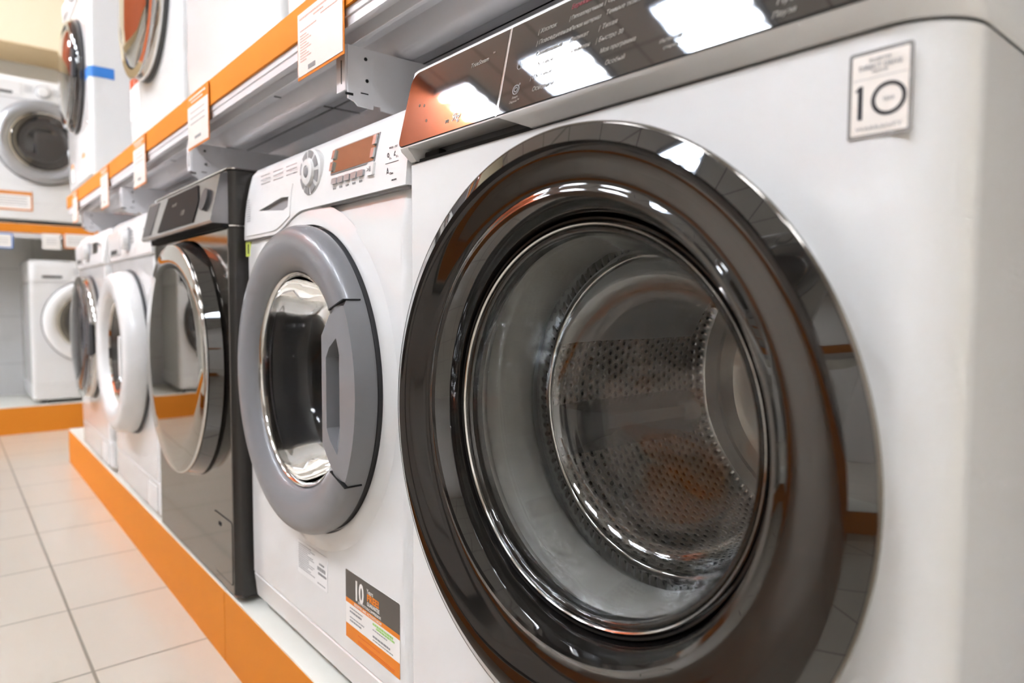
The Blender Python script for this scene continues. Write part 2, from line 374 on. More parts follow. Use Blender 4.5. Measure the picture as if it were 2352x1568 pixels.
    ring = obj('door_ring', lathe([(.248, .002), (.2495, -.004), (.2560, -.022), (.2640, -.036), (.2676, -.0405), (.2680, -.0425), (.2668, -.0440), (.2530, -.0507), (.2480, -.0499, .001), (.240, -.0476, .003), (.230, -.0440, .006), (.220, -.0402, .009), (.212, -.0374, .011), (.2085, -.0368, .012), (.2068, -.0373, .012), (.2048, -.0388, .012), (.2018, -.0396, .012), (.1982, -.0382, .012), (.1948, -.0330, .011), (.1915, -.0260, .011), (.1890, -.0170, .010), (.1872, -.0080, .010), (.1866, .010, .010), (.215, .010), (.248, .002)], 256), 'blackgloss', t, loc=L, smooth=24, label='wide glossy black door ring with a polished bevel')
    obj('ring_edge', lathe([(.2676, -.0402), (.2688, -.0408), (.2692, -.0422), (.2684, -.0436), (.2672, -.0440), (.2670, -.042), (.2676, -.0402)], 256), 'steel', ring, smooth=50)
    obj('glass_rim', lathe([(.1812, -.0108), (.1808, -.0122), (.1796, -.0128), (.1784, -.0120), (.1778, -.0098), (.179, -.004), (.181, -.004), (.1812, -.0108)], 192, cz=.010), 'chrome', ring, smooth=50)
    obj('inner_ring', lathe([(.1868, -.007), (.1850, -.0118), (.1830, -.0112), (.1812, -.004), (.1806, .012), (.1868, .012), (.1868, -.007)], 192, cz=.010), 'rubberblack', ring, smooth=40)
    outer = [(.1785, -.004), (.1778, -.0075), (.1764, -.0102), (.1742, -.0106), (.1722, -.0090), (.1710, -.0055), (.1702, -.0010), (.1692, .004), (.1662, .014), (.1625, .030), (.1585, .050), (.1548, .068), (.1520, .080), (.1482, .089), (.1424, .096), (.1334, .1005), (.110, .1035), (.06, .105), (0, .1055)]
    inner = [(0, .1115), (.06, .111), (.110, .1095), (.1355, .1065), (.147, .101), (.1538, .093), (.1580, .083), (.1610, .070), (.1645, .052), (.1685, .032), (.1725, .014), (.1755, .006), (.1785, -.0005), (.1785, -.004)]
    L = (cx, 0, cz+.010)
    obj('door_glass', lathe(outer+inner, 192), 'glass', t, loc=L, smooth=60, label='clear deep glass door bowl')
    obj('door_gasket', lathe([(.215, .012), (.1965, .012), (.1940, .022), (.1960, .030), (.1900, .036), (.1800, .050), (.1740, .062), (.1710, .074), (.1740, .082), (.1820, .086), (.1950, .092), (.2160, .104), (.2195, .104), (.2195, .012), (.215, .012)], 128), 'gasket', t, loc=L, smooth=50)
    dr = obj('drum', lathe([(.178, .108), (.186, .110), (.205, .116), (.216, .130), (.219, .16), (.219, .45), (.214, .47), (.205, .476)], 160), 'drum', t, loc=L, smooth=50)
    obj('drum_back', lathe([(.205, .476), (.185, .480), (.175, .474), (.150, .474), (.140, .480), (.095, .482), (.085, .474), (.060, .474), (.050, .466), (0, .464)], 128), 'drumsteel', dr, smooth=30)
    tor = [(.170+.0042*math.cos(R(k)), .1065+.0042*math.sin(R(k))) for k in range(0, 361, 30)]
    obj('drum_rim', lathe(tor, 128), 'chrome', dr, smooth=60)
    for a in (75, 195, 315):
        bm = bmesh.new(); n = 14; rows = []
        for i in range(n+1):
            yy = .135+.32*i/n; hgt = .052*math.sin(math.pi*min(1, max(0, (i+.6)/(n+1.2))))**.5
            rows.append([(u, yy, v*hgt) for u, v in ((-.036, 0), (-.028, .3), (-.017, .75), (-.008, 1), (.008, 1), (.017, .75), (.028, .3), (.036, 0))])
        mt = Matrix.Rotation(R(-a), 4, 'Y')
        V = [[bm.verts.new(mt @ Vector((.220-z, y, x))) for x, y, z in r] for r in rows]
        for A, B in zip(V, V[1:]):
            for i in range(len(A)-1): bm.faces.new((A[i], A[i+1], B[i+1], B[i]))
        obj('drum_lifter', bm, 'silver', dr, smooth=50)
    feet(t, .6, .6, .026)
    return t
big_machine()

# ------------------------------------------------------------------ machine 2: white machine, grey door, dial
def grey_door_machine():
    W = .598
    t = thing('washing_machine', 'white washing machine with grey door ring, round program dial and guarantee sticker', 'washing machine', (-.6, 0, 0), 0, 'washing machines on the low plinth')
    body = obj('body', shell(0, W, [(.022, .014, .006), (.03, .006, .001), (.0725, .0015, 0), (.0745, .004, .001), (.0765, .004, .001), (.0785, .0005, 0), (.30, 0, 0), (.700, 0, 0), (.722, .004, 0), (.80, .020, .001), (.848, .034, .004)], .60, .02), 'enamel', t, smooth=32)
    cx, cz = .300, .480
    cut(body, cutter(lathe([(0, -.05), (.205, -.05), (.205, .55), (0, .55)], 64, cx=cx, cz=cz), t))
    # soft raised swell of the front around the door
    obj('front_swell', lathe([(.275, .001), (.268, -.0008), (.258, -.0045), (.250, -.0065), (.243, -.0065), (.240, .001), (.275, .001)], 128), 'enamel', t, loc=(cx, 0, cz), smooth=60)
    # console: grid slab with leaning front
    def zb(x):
        k = min(1, max(0, (x-.155)/.13)); k = k*k*(3-2*k); return .7185+.030*k
    def slab(x0, x1, zlo, zhi, y, nx, nz, depth, lean=True):
        bm = bmesh.new(); F = []; B = []
        for i in range(nx+1):
            x = x0+(x1-x0)*i/nx; lo = zlo(x) if callable(zlo) else zlo; cf = []; cb = []
            for j in range(nz+1):
                z = lo+(zhi-lo)*j/nz; q = max(0, (z-.715)/.135); edge = .004*max(0, 1-(x-x0)/.008)**2
                yy = y + (.020*q**2.2 if lean else 0) + edge + .006*max(0, (z-.842)/.01)
                cf.append(bm.verts.new((x, yy, z))); cb.append(bm.verts.new((x, y+depth, z)))
            F.append(cf); B.append(cb)
        for G in (F, B):
            for i in range(nx):
                for j in range(nz): bm.faces.new((G[i][j], G[i+1][j], G[i+1][j+1], G[i][j+1]))
        for i in range(nx):
            for j in (0, nz): bm.faces.new((F[i][j], F[i+1][j], B[i+1][j], B[i][j]))
        for j in range(nz):
            for i in (0, nx): bm.faces.new((F[i][j], F[i][j+1], B[i][j+1], B[i][j]))
        return bm
    con = obj('console', slab(.0, W, zb, .853, -.005, 60, 22, .05), 'plastic', t, smooth=40)
    PK = [(.085, .7665), (.205, .7555), (.222, .760), (.222, .7765), (.19, .7790)]
    cut(con, cutter(slab_xz(PK, -.05, .06), t))
    obj('console_seam', slab(.002, W-.002, lambda x: zb(x)-.003, .80, -.001, 60, 4, .03), 'inkgrey', t, smooth=40)
    def yp(z, o=0): return -.005+.020*max(0, (z-.715)/.135)**2.2-o
    dw = obj('detergent_drawer', slab(.012, .232, lambda x: zb(x)+.006, .797, -.0065, 24, 10, .01), 'plastic', t, smooth=40)
    cut(dw, cutter(slab_xz(PK, -.05, .05), t))
    obj('handle_pocket', slab_xz([(.080, .754), (.225, .754), (.225, .7805), (.080, .7805)], .0085, .0095), 'plastic2', dw)
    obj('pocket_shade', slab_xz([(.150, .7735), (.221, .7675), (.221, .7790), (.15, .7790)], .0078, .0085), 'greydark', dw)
    # text at left: instruction lines, vertical strip
    marks('drawer_print', dw, 'inkgrey', [(.030, .048, .752+.0042*i, .0016) for i in range(10)], -.0066)
    marks('program_print', t, 'inkgrey', [(x, x+.045, z, .0016) for x in (.075, .135, .195) for z in (.802, .809, .816, .823, .830) if not (x > .19 and z < .81)], yp(.815, .0003))
    # dial
    kx, kz = .308, .804; ky = yp(.804)
    k = obj('program_dial', lathe([(.036, .004), (.036, -.004), (.034, -.0065), (.021, -.0075), (.0195, -.0115), (.017, -.0125), (.010, -.0125), (.0095, -.0115), (0, -.0115)], 64), 'plastic', t, loc=(kx, ky, kz), smooth=35)
    for i in range(8):
        a = 360/8*i+12; add = lathe([(.0225, -.0071), (.0225, -.0083), (.0335, -.0075), (.0335, -.0063)], 6, a0=R(a), a1=R(a+33))
        obj('dial_key', add, 'inkgrey', k)
    obj('dial_center', lathe([(.0085, -.0125), (.0075, -.0132), (0, -.0132)], 24), 'inkgrey', k, smooth=40)
    # display
    def ps(P, o0, o1, m, n, par=None, **kw):
        bm = bmesh.new(); add_prism(bm, P, lambda a, b_: (a, yp(b_, o0), b_), lambda a, b_: (a, yp(b_, o1), b_)); return obj(n, bm, m, par or t, **kw)
    dsp = ps([(.378, .7905), (.512, .7905), (.514, .8300), (.376, .8300)], .0015, -.004, 'inkgrey', 'display')
    ps([(.380, .792), (.510, .792), (.512, .8285), (.378, .8285)], .0019, .001, 'display', 'display_glass', dsp)
    for x, z in ((.3775, .796), (.3775, .814), (.503, .796), (.503, .814)):
        ps([(x, z), (x+.0085, z), (x+.0085, z+.013), (x, z+.013)], .0045, .001, 'silver', 'display_key', dsp)
    for i in range(5):
        x = .388+.0205*i; ps(rr_poly(x, x+.0165, .7745, .7835, .002), .0035, -.001, 'silverring', 'option_key')
    ps(rr_poly(.497, .515, .772, .790, .003), .0035, -.001, 'plastic', 'start_key')
    text_part('start_print', [('>II', .0105, T(.4985, yp(.780, .0040), .7770))], 'inkgrey', t)
    marks('option_print', t, 'inkgrey', [(.391+.0205*i, .400+.0205*i, .7685, .003) for i in range(5)]+[(.425, .440, .7605, .003)], yp(.768, .0004))
    text_part('capacity_print', [('9', .0155, T(.5445, yp(.793, .0005), .7850), dict(sx=.8)), ('Kg', .0062, T(.5515, yp(.79, .0005), .7850), dict(sx=.8)), ('6', .0155, T(.5615, yp(.793, .0005), .7850), dict(sx=.8)), ('Kg', .0062, T(.5685, yp(.79, .0005), .7850), dict(sx=.8)),
        ('A', .0150, T(.5470, yp(.773, .0005), .7655), dict(sx=.75)), ('Class', .0045, T(.5560, yp(.77, .0005), .7660)), ('WASH + DRY', .0036, T(.5480, yp(.80, .0005), .8005)), ('1400 RPM', .0032, T(.5620, yp(.76, .0005), .7570))], 'ink', t)
    obj('capacity_rule', box(.5430, .5760, yp(.781, .0005), yp(.781, -.0005), .7815, .7820), 'ink', t)
    # stickers low on the front
    st = obj('guarantee_sticker', slab_xz(rr_poly(.4165, .5735, .1035, .2060, .002), -.0006, .0002), ['paper'], t, label='charcoal, orange and white guarantee sticker')
    y = -.0008
    obj('sticker_header', slab_xz([(.4165, .1640), (.5735, .1640), (.5735, .2045), (.572, .2060), (.418, .2060), (.4165, .2045)], y, y+.0004), 'dgrey', st)
    bm = box(.4165, .5735, y, y+.0004, .1570, .1640); add_box(bm, .4165, .5735, y, y+.0004, .1035, .1250); obj('sticker_band', bm, 'orangeprint', st)
    y = -.0010
    text_part('header_print', [('10', .0400, T(.4440, y, .1695), dict(sx=.74, bold=.0011)), ('Years', .0095, T(.4830, y, .1905), dict(sx=.85)), ('GUARANTEE', .0078, T(.4835, y, .1728), dict(sx=.80, bold=.0001)), ('ON MOTOR/COMPRESSOR', .0056, T(.4560, y, .1660), dict(sx=1.0))], 'paper', st)
    text_part('orange_header_print', [('FREE!', .0135, T(.4835, y, .1800), dict(sx=1.1, bold=.0006))], 'orangeprint', st)
    text_part('band_print', [('REGISTER AND ACTIVATE NOW', .0056, T(.4440, y, .1586), dict(sx=1.0))], 'paper', st)
    marks('body_print', st, 'inkgrey', [(.430, .470, .1515, .0015), (.430, .466, .1460, .0026), (.430, .474, .1375, .0015), (.430, .466, .1325, .0026), (.500, .548, .1345, .0026), (.500, .556, .1295, .0012), (.500, .540, .1440, .0012)], y+.0001)
    marks('lime_print', st, 'lime', [(.500, .556, .1525, .0030), (.510, .560, .1485, .0024)], y+.0001)
    marks('foot_print', st, 'inkorange', [(.455, .520, .1180, .0016), (.455, .560, .1100, .0012), (.455, .560, .1075, .0012)], y+.0001)
    lt = obj('care_sticker', slab_xz([(.236, .1460), (.352, .1460), (.352, .2020), (.236, .2020)], -.0004, .0002), 'plastic', t, label='small white sticker of fine grey print')
    marks('care_print', lt, 'inkgrey', [(.239, .239+.052+.014*math.sin(i*1.7), .1965-.0034*i, .0013) for i in range(13)]+[(.315, .345, .176, .006), (.318, .348, .168, .004), (.322, .34, .184, .003), (.315, .345, .1515, .0016)], -.0005)
    es = obj('energy_sticker', slab_xz(rr_poly(.004, .026, .688, .716, .002), -.0006, .003), 'green', t, label='small lime-green sticker')
    obj('sticker_print', box(.0145, .021, -.0008, -.0004, .693, .711), 'ink', es)
    # door
    L = (cx, 0, cz)
    bs = obj('door_base', lathe([(.2385, .002), (.2385, -.010), (.233, -.013), (.20, -.013), (.20, .002), (.2385, .002)], 128), 'greydark', t, loc=L, smooth=40)
    ring = obj('door_ring', lathe([(.234, -.010), (.2405, -.013), (.2415, -.019), (.2405, -.027), (.2375, -.034), (.2325, -.0395), (.2250, -.0430), (.2150, -.0448), (.2050, -.0440), (.1930, -.0408), (.1820, -.0360), (.1745, -.0310), (.1710, -.0265), (.1690, -.0200), (.1690, -.002), (.20, -.002), (.234, -.010)], 160), 'greydoor', t, loc=L, smooth=50, label='satin grey door ring')
    obj('glass_rim', lathe([(.1692, -.024), (.1680, -.0255), (.1655, -.024), (.1635, -.018), (.1625, -.008), (.1695, -.006), (.1692, -.024)], 128), 'chrome', ring, smooth=50)
    # handle segment
    arcp = [(.2418*math.cos(R(a)), .2418*math.sin(R(a))) for a in range(-31, 32, 2)]
    hp = [(.136, .078), (.136, -.078), (.165, -.110)]+arcp+[(.165, .110)]
    bm = slab_xz(hp, -.0465, -.016); bmesh.ops.bevel(bm, geom=[e for e in bm.edges if e.verts[0].co.y < -.046 and e.verts[1].co.y < -.046], offset=.006, segments=4, affect='EDGES')
    h = obj('door_handle', bm, 'greydoor', t, loc=L, smooth=40)
    c = cutter(slab_xz([(.156, -.052), (.166, -.068), (.188, -.084), (.197, -.062), (.197, .054), (.188, .074), (.166, .060), (.156, .046)], -.08, -.0245), t); c.location = L
    cut(h, c)
    bm = bmesh.new()
    for i in range(20): add_box(bm, .1925, .1965, -.036, -.026, -.050+.005*i, -.0475+.005*i)
    obj('grip_ribs', bm, 'rubberblack', h)
    for q in (1, -1):
        obj('handle_seam', slab_xz([(.1640, .1108*q), (.2085, .1252*q), (.2080, .1268*q), (.1630, .1124*q)], -.0458, -.020), 'hole', h)
    obj('slot_floor', slab_xz([(.157, -.050), (.196, -.066), (.196, .056), (.157, .044)], -.0252, -.024), 'greydark', h)
    outer = [(.1620, -.020), (.1615, -.012), (.157, .0), (.150, .03), (.142, .056), (.128, .072), (.10, .080), (.05, .084), (0, .085)]
    inner = [(0, .090), (.05, .089), (.102, .085), (.132, .076), (.147, .058), (.155, .03), (.162, .0), (.1655, -.012), (.1655, -.020)]
    gl = obj('door_glass', lathe(outer+inner+[outer[0]], 128), 'smokedglass', t, loc=L, smooth=60)
    obj('door_gasket', lathe([(.20, .006), (.182, .006), (.178, .02), (.172, .05), (.165, .062), (.170, .075), (.198, .09), (.202, .09), (.202, .006), (.20, .006)], 96), 'greydark', t, loc=L, smooth=50)
    obj('drum', lathe([(.166, .092), (.18, .096), (.196, .11), (.201, .14), (.201, .44), (.19, .46)], 120), 'drum', t, loc=L, smooth=50)
    obj('drum_back', lathe([(.19, .46), (.16, .465), (.15, .459), (.10, .459), (.09, .466), (.05, .462), (0, .455)], 96), 'drumsteel', t, loc=L, smooth=30)
    feet(t, W, .6, .026)
grey_door_machine()

# ------------------------------------------------------------------ machine 3: dark steel machine with mirror door
def steel_machine():
    t = thing('washing_machine', 'dark polished steel washing machine with large mirror-faced door', 'washing machine', (-1.215, -.024, 0), 0, 'washing machines on the low plinth')
    W = .598
    obj('body', shell(0, W, [(.012, .006, .004), (.02, 0, 0), (.7445, 0, 0), (.7465, .003, .003), (.7485, .003, .003), (.7505, 0, 0), (.852, 0, 0), (.858, .004, .004)], .60, .016), 'steelside', t, smooth=32)
    obj('front_panel', slab_xz([(.010, .022), (W-.010, .022), (W-.010, .742), (.010, .742)], -.0012, .001), 'steel', t, label='polished steel front panel')
    for z in (.748, .857): obj('side_trim', loft([[(x, y, zz) for x, y in rrect(-.0006, W+.0006, -.0006, .60, .016, rb=.006)] for zz in (z-.0012, z+.0012)]), 'chrome', t)
    # slanted console
    cons = bmesh.new(); n = 1
    prof = [(.01, .752), (-.028, .752), (-.032, .756), (-.0120, .846), (.010, .852)]
    A = [cons.verts.new((.004, y, z)) for y, z in prof]; B = [cons.verts.new((W-.010, y, z)) for y, z in prof]
    cons.faces.new(A); cons.faces.new(B[::-1])
    for i in range(5): j = (i+1) % 5; cons.faces.new((A[i], B[i], B[j], A[j]))
    obj('console', cons, 'silverdark', t)
    def f(h):
        Tn = Vector((0, .020, .090)).normalized(); Nn = Vector((0, -Tn.z, Tn.y)); return lambda x, s: Vector((x, -.032, .756))+Tn*s+Nn*h
    obj('drawer_front', add_prism(bmesh.new(), [(.012, .006), (.10, .006), (.125, .086), (.012, .086)], f(.001), f(-.004)), 'greydark', t)
    cp = obj('control_panel', add_prism(bmesh.new(), [(.175, .006), (.47, .006), (.48, .05), (.45, .086), (.21, .086)], f(.002), f(-.004)), 'displayblack', t)
    text_part('panel_print', [('Eco  40°', .010, Matrix.Translation(f(.0024)(.27+.0, .058)) @ Matrix((Vector((1, 0, 0)), Vector((0, .2169, .976)), Vector((0, -.976, .2169)))).transposed().to_4x4()), ('1:30', .016, Matrix.Translation(f(.0024)(.36, .030)) @ Matrix((Vector((1, 0, 0)), Vector((0, .2169, .976)), Vector((0, -.976, .2169)))).transposed().to_4x4())], 'inkwhite', cp)
    obj('control_dial', add_prism(bmesh.new(), [(.530+.022*math.cos(R(a)), .046+.022*math.sin(R(a))) for a in range(0, 360, 10)], f(.006), f(-.002)), 'greydark', t, smooth=40)
    obj('console_shadow_gap', box(.006, W-.012, -.010, .02, .7435, .752), 'hole', t)
    L = (.305, 0, .4735)
    ring = obj('door_ring', lathe([(.255, .002), (.2615, -.002), (.2635, -.006), (.2520, -.0300), (.22, -.0305), (.22, .002), (.255, .002)], 160), 'blackgloss', t, loc=L, smooth=40)
    obj('chrome_trim', lathe([(.2515, -.0300), (.2530, -.0320), (.2532, -.0355), (.2515, -.0378), (.2495, -.0380), (.2495, -.030), (.2515, -.0300)], 160), 'chrome', ring, smooth=50)
    obj('door_mirror', lathe([(.2500, -.0372), (.2480, -.0385), (.20, -.0392), (.10, -.0397), (0, -.0398)], 160), 'mirror', t, loc=L, smooth=50, label='flat mirror door face')
    fl = obj('filter_door', slab_xz(rr_poly(.475, .585, .040, .165, .006), -.0022, .0), 'steel', t)
    obj('filter_seam', slab_xz(rr_poly(.473, .587, .038, .167, .007), -.0016, .0), 'hole', fl)
    obj('filter_latch', box(.505, .52, -.003, .0, .143, .150), 'hole', fl)
    feet(t, W, .6, .018)
steel_machine()

# ------------------------------------------------------------------ generic front loader
def front_loader(label, loc, rz=0, group=None, h=.85, w_=.597, ring='plastic', glass='drumdark', r=.225, ri=.145, cz=.47, lens=False, sealed=True,
                 panel='plastic', display=True, bulge=.045, dark_panel=False, prints=True, lower=True, name='washing_machine', deep=.58, kick=True):
    t = thing(name, label, 'washing machine', loc, rz, group)
    obj('body', shell(0, w_, [(.022, .010, .006), (.03, .002, 0)] + ([(.115, 0, 0), (.117, .002, .001), (.119, .002, .001), (.121, 0, 0)] if kick else [(.115, 0, 0)]) + [(h-.128, 0, 0), (h-.1265, .0025, .0015), (h-.125, .0025, .0015)], deep, .02), 'enamel', t, smooth=32)
    obj('console', shell(0, w_, [(h-.125, -.002, 0), (h-.121, -.006, 0), (h-.06, -.003, 0), (h-.02, .007, 0), (h-.008, .012, .001), (h, .022, .006)], deep, .022), panel, t, smooth=40)
    y = -.0055
    dw = obj('detergent_drawer', slab_xz(rr_poly(.020, .200, h-.108, h-.035, .008), -.0085, .002, bev=.0015), panel, t)
    obj('drawer_grip', slab_xz(rr_poly(.060, .160, h-.104, h-.090, .006), -.0092, -.006), 'greydark', dw)
    k = obj('program_dial', lathe([(.030, .004), (.030, -.012), (.027, -.018), (.010, -.020), (0, -.020)], 40), 'plastic' if not dark_panel else 'chrome', t, loc=(.300, -.004, h-.070), smooth=35)
    obj('dial_base', lathe([(.036, .003), (.036, -.003), (.030, -.004), (.03, .003)], 40), 'silverring', k)
    if dark_panel: obj('display', slab_xz(rr_poly(.215, .575, h-.112, h-.030, .006), -.0078, .004), 'blackgloss', t)
    elif display: obj('display', slab_xz(rr_poly(.400, .490, h-.080, h-.045, .003), -.0078, .004), 'blackgloss', t)
    if prints:
        marks('program_print', t, 'inkgrey', [(.215, .255, h-.05-.010*i, .003) for i in range(4)]+[(.345, .385, h-.05-.010*i, .003) for i in range(4)]+[(.505, .57, h-.055, .006)], -.0064)
    L = (w_/2, 0, cz); b_ = bulge
    rg = obj('door_ring', lathe([(r+.004, .002), (r+.002, -.008), (r+.005, -.012), (r+.004, -b_*.55), (r-.006, -b_*.88), (r-.022, -b_), (ri+.03, -b_*.98), (ri+.012, -b_*.82), (ri+.002, -b_*.5), (ri, -.004), (ri+.02, .002), (r+.004, .002)], 96), ring, t, loc=L, smooth=50)
    obj('ring_gap', lathe([(r+.0085, .001), (r+.0085, -.0065), (r-.002, -.0075), (r-.002, .001), (r+.0085, .001)], 96), 'greydark', rg)
    if lens:
        obj('door_glass', lathe([(ri+.005, -b_*.8), (ri-.004, -b_*1.05), (ri*.8, -b_*1.28), (ri*.5, -b_*1.42), (ri*.2, -b_*1.48), (0, -b_*1.5)], 80), glass, t, loc=L, smooth=50)
    else:
        obj('door_glass', lathe([(ri+.003, -b_*.45), (ri-.010, -b_*.50), (ri-.02, -b_*.3), (ri*.72, .0+.0), (ri*.5, -.004), (0, -.008)], 80), glass, t, loc=L, smooth=50)
        obj('glass_rim', lathe([(ri+.004, -b_*.5), (ri, -b_*.6), (ri-.006, -b_*.52), (ri-.004, -b_*.4)], 80), 'chrome', rg, smooth=50)
    bm = slab_xz(rr_poly(w_/2+ri+.012, w_/2+ri+.040, cz-.055, cz+.055, .008), -b_*1.0-.003, -b_*.8); obj('door_handle', bm, 'greydark' if ring != 'plastic' else 'plastic2', t)
    if lower: obj('filter_door', slab_xz(rr_poly(.47, .57, .035, .105, .004), -.0016, .003), 'plastic2', t)
    feet(t, w_, deep, .026)
    return t
G1 = 'washing machines on the low plinth'
m4 = front_loader('white washing machine with bulging white door ring, left of the dark steel machine', (-1.825, -.024, 0), 0, G1, ring='plastic', glass='tubglass', r=.232, ri=.150, cz=.452, bulge=.062, display=False)
m5 = front_loader('white washing machine with smoked chrome lens door, last on the low plinth', (-2.52, -.026, 0), 0, G1, ring='chrome', glass='lens', r=.218, ri=.195, cz=.467, bulge=.040, lens=True)
G2 = 'washing machines on the long upper shelf'
ZU = 1.058
u1 = front_loader('white washing machine on the upper shelf, above the dark steel machine', (-1.12, .035, ZU), 0, G2, ring='plastic', glass='tubglass', cz=.50, kick=False, lower=False)
u0 = front_loader('white washing machine on the upper shelf, directly over the grey-doored machine', (-.48, .035, ZU), 0, G2, ring='plastic', glass='drumdark', cz=.50, kick=False, lower=False)
u2 = front_loader('white washing machine on the upper shelf with mirror-bright bulging door in a dark rim', (-1.76, .030, ZU), 0, G2, ring='chrome', glass='mirror', r=.222, ri=.196, cz=.405, bulge=.040, lens=True, kick=False, lower=False)
u3 = front_loader('white washing machine with blue tape and black door, far end of the upper shelf', (-2.90, .0, ZU), 0, G2, ring='drumdark', glass='drumdark', r=.215, ri=.175, cz=.455, bulge=.040, lens=True, h=.86, kick=False, lower=False)
# stickers and tape carried by the upper machines
for x, w0 in ((.020, .060), (.088, .058)):
    s = obj('info_sticker', slab_xz(rr_poly(x, x+w0, .115, .240, .002), -.0008, .001), 'paper', u2, label='white sticker with orange header')
    obj('sticker_header', slab_xz([(x, .212), (x+w0, .212), (x+w0, .240), (x, .240)], -.0011, -.0007), 'orangedeep', s)
    marks('sticker_print', s, 'inkgrey', [(x+.006, x+w0-.008, .200-.011*i, .003) for i in range(6)], -.0009)
bm = box(.47, .5985, -.0012, -.0002, .392, .422); add_box(bm, .5970, .5990, 0.0, .105, .392, .424)
tp_ = obj('blue_tape', box(.42, .580, -.0012, .0, .392, .432), 'blue', u3, label='bright blue strip of tape'); bm.free()
bm = bmesh.new()
pts = rrect(0, .597, 0, .58, .02)[:7]
pts = [(.45, 0.0)]+pts+[(.597, .085)]
A = [bm.verts.new((x+(.0008 if x > .57 else 0), y-(.0008 if y < .02 else 0), .392)) for i, (x, y) in enumerate(pts)]; B = [bm.verts.new((v.co.x, v.co.y, .432)) for v in A]
for i in range(len(A)-1): bm.faces.new((A[i], A[i+1], B[i+1], B[i]))
obj('tape_wrap', bm, 'blue', tp_)
for x in (.10, .40): 
    s = obj('info_sticker', slab_xz(rr_poly(x, x+.05, .055, .13, .002), -.0008, .001), 'paper', u3); obj('sticker_header', slab_xz([(x, .11), (x+.05, .11), (x+.05, .13), (x, .13)], -.0011, -.0007), 'orange', s)

# ------------------------------------------------------------------ plinths and shelves of the near row
def plinth(label, x0, x1, yf, yb, z0=-.157, loc=(0, 0, 0), rz=0, chips=True):
    t = thing('display_plinth', label, 'plinth', (loc[0], loc[1], loc[2]), rz, 'low orange-fronted display plinths')
    obj('plinth_top', box(x0, x1, yf+.001, yb, -.016, 0, .001), 'whitelam', t)
    obj('plinth_front', box(x0+.0008, x1-.0008, yf, yf+.016, z0, -.0045), 'orange', t)
    obj('plinth_base', box(x0+.01, x1-.01, yf+.016, yb-.01, z0, -.016), 'wallplain', t)
    return t
plinth('long low plinth with white top and orange front under the far three machines', -3.04, -.7215, -.0157, .63)
plinth('low plinth with white top and orange front under the two nearest machines', -.7195, 1.2, -.0157, .63)
def shelf(label, x0, x1, yf, yb, loc=(0, 0, 0), rz=0, brackets=(), strip=(1.0045, 1.0545), lod=0):
    t = thing('display_shelf', label, 'shelf', loc, rz, 'orange-edged display shelves')
    obj('shelf_deck', box(x0, x1, yf+.006, yb, 1.036, 1.057, .001), 'whitelam', t)
    obj('shelf_edge', box(x0, x1, yf, yf+.006, strip[0], strip[1]), 'orange', t, label='orange edge strip')
    fr = bmesh.new(); add_box(fr, x0, x1, yf+.004, yf+.0415, .9930, 1.0045, .001); add_box(fr, x0, x1, yf+.006, yf+.012, .980, .995); add_box(fr, x0, x1, yf+.034, yf+.0415, .9750, .9935, .001)
    obj('front_rail', fr, 'shelfmetal', t)
    if lod == 0:
        obj('shelf_underside', box(x0, x1, yf+.0415, yb, 1.004, 1.012), 'shelfmetal', t)
        for y in (.105, .275, .445):
            P = [(y-.030, 1.004), (y-.020, .978), (y-.012, .971), (y+.004, .969), (y+.016, .975), (y+.024, .992), (y+.030, 1.004)]
            bm = bmesh.new(); add_prism(bm, P, lambda a, b: (x0, a, b), lambda a, b: (x1, a, b)); obj('shelf_rib', bm, 'shelfdark', t, smooth=60)
        bs = [x for x in brackets]; edges = [x0]+bs+[x1]
        # pan seams between the deck pans
        sm = bmesh.new()
        for x in [b_ for b_ in bs]: add_box(sm, x+.36, x+.3615, yf+.045, yb, 1.0025, 1.0045)
        add_box(sm, x0, x1, .185, .1865, 1.0025, 1.0045); add_box(sm, x0, x1, .355, .3565, 1.0025, 1.0045)
        obj('pan_seam', sm, 'hole', t)
        for x in bs:
            # folded steel bracket with stamped holes and ragged lower tabs
            P = [(.004, .968), (.004, .893), (.014, .890), (.020, .8845), (.044, .8835), (.045, .8895), (.056, .8895), (.057, .8840), (.085, .8815), (.090, .8860), (.13, .8830), (.20, .8830), (.60, .860), (.60, .968)]
            bk = bmesh.new(); add_prism(bk, P, lambda a, b: (x-.0025, a, b), lambda a, b: (x, a, b))
            add_box(bk, x-.030, x-.0025, .001, .0035, .905, .968); add_box(bk, x-.03, x-.0025, .05, .6, .966, .968)
            k = obj('shelf_bracket', bk, 'shelfmetal', t)
            hb = bmesh.new()
            for y, z in ((.032, .953), (.034, .9225), (.30, .94), (.34, .94)):
                bmesh.ops.create_cone(hb, cap_ends=True, segments=14, radius1=.0026, radius2=.0026, depth=.0008, matrix=Matrix.Translation((x+.0004, y, z)) @ Matrix.Rotation(R(90), 4, 'Y'))
            add_box(hb, x-.0005, x+.0006, .024, .036, .9030, .9045); add_box(hb, x-.0005, x+.0006, .0, .012, .8975, .9010); add_box(hb, x-.0145, x-.0135, .0002, .0012, .915, .948)
            obj('bracket_hole', hb, 'hole', k)
    return t
BR = (-2.55, -1.76, -.965, -.172, .62)
shelf('long grey steel shelf with orange edge over the row of machines', -2.86, 1.0, -.0157, .63, brackets=BR)
# uprights and back panel of the gondola
g = thing('gondola_back', 'grey back panel standing behind the long row of machines', 'display back', (0, 0, 0))
obj('back_panel', box(-3.04, 1.2, .636, .650, -.157, 2.3), 'greywall', g)
for x in (-2.55, -1.76, -.965, -.172, .62): obj('upright', box(x-.02, x+.02, .6305, .6359, -.15, 2.3), 'shelfmetal', g)

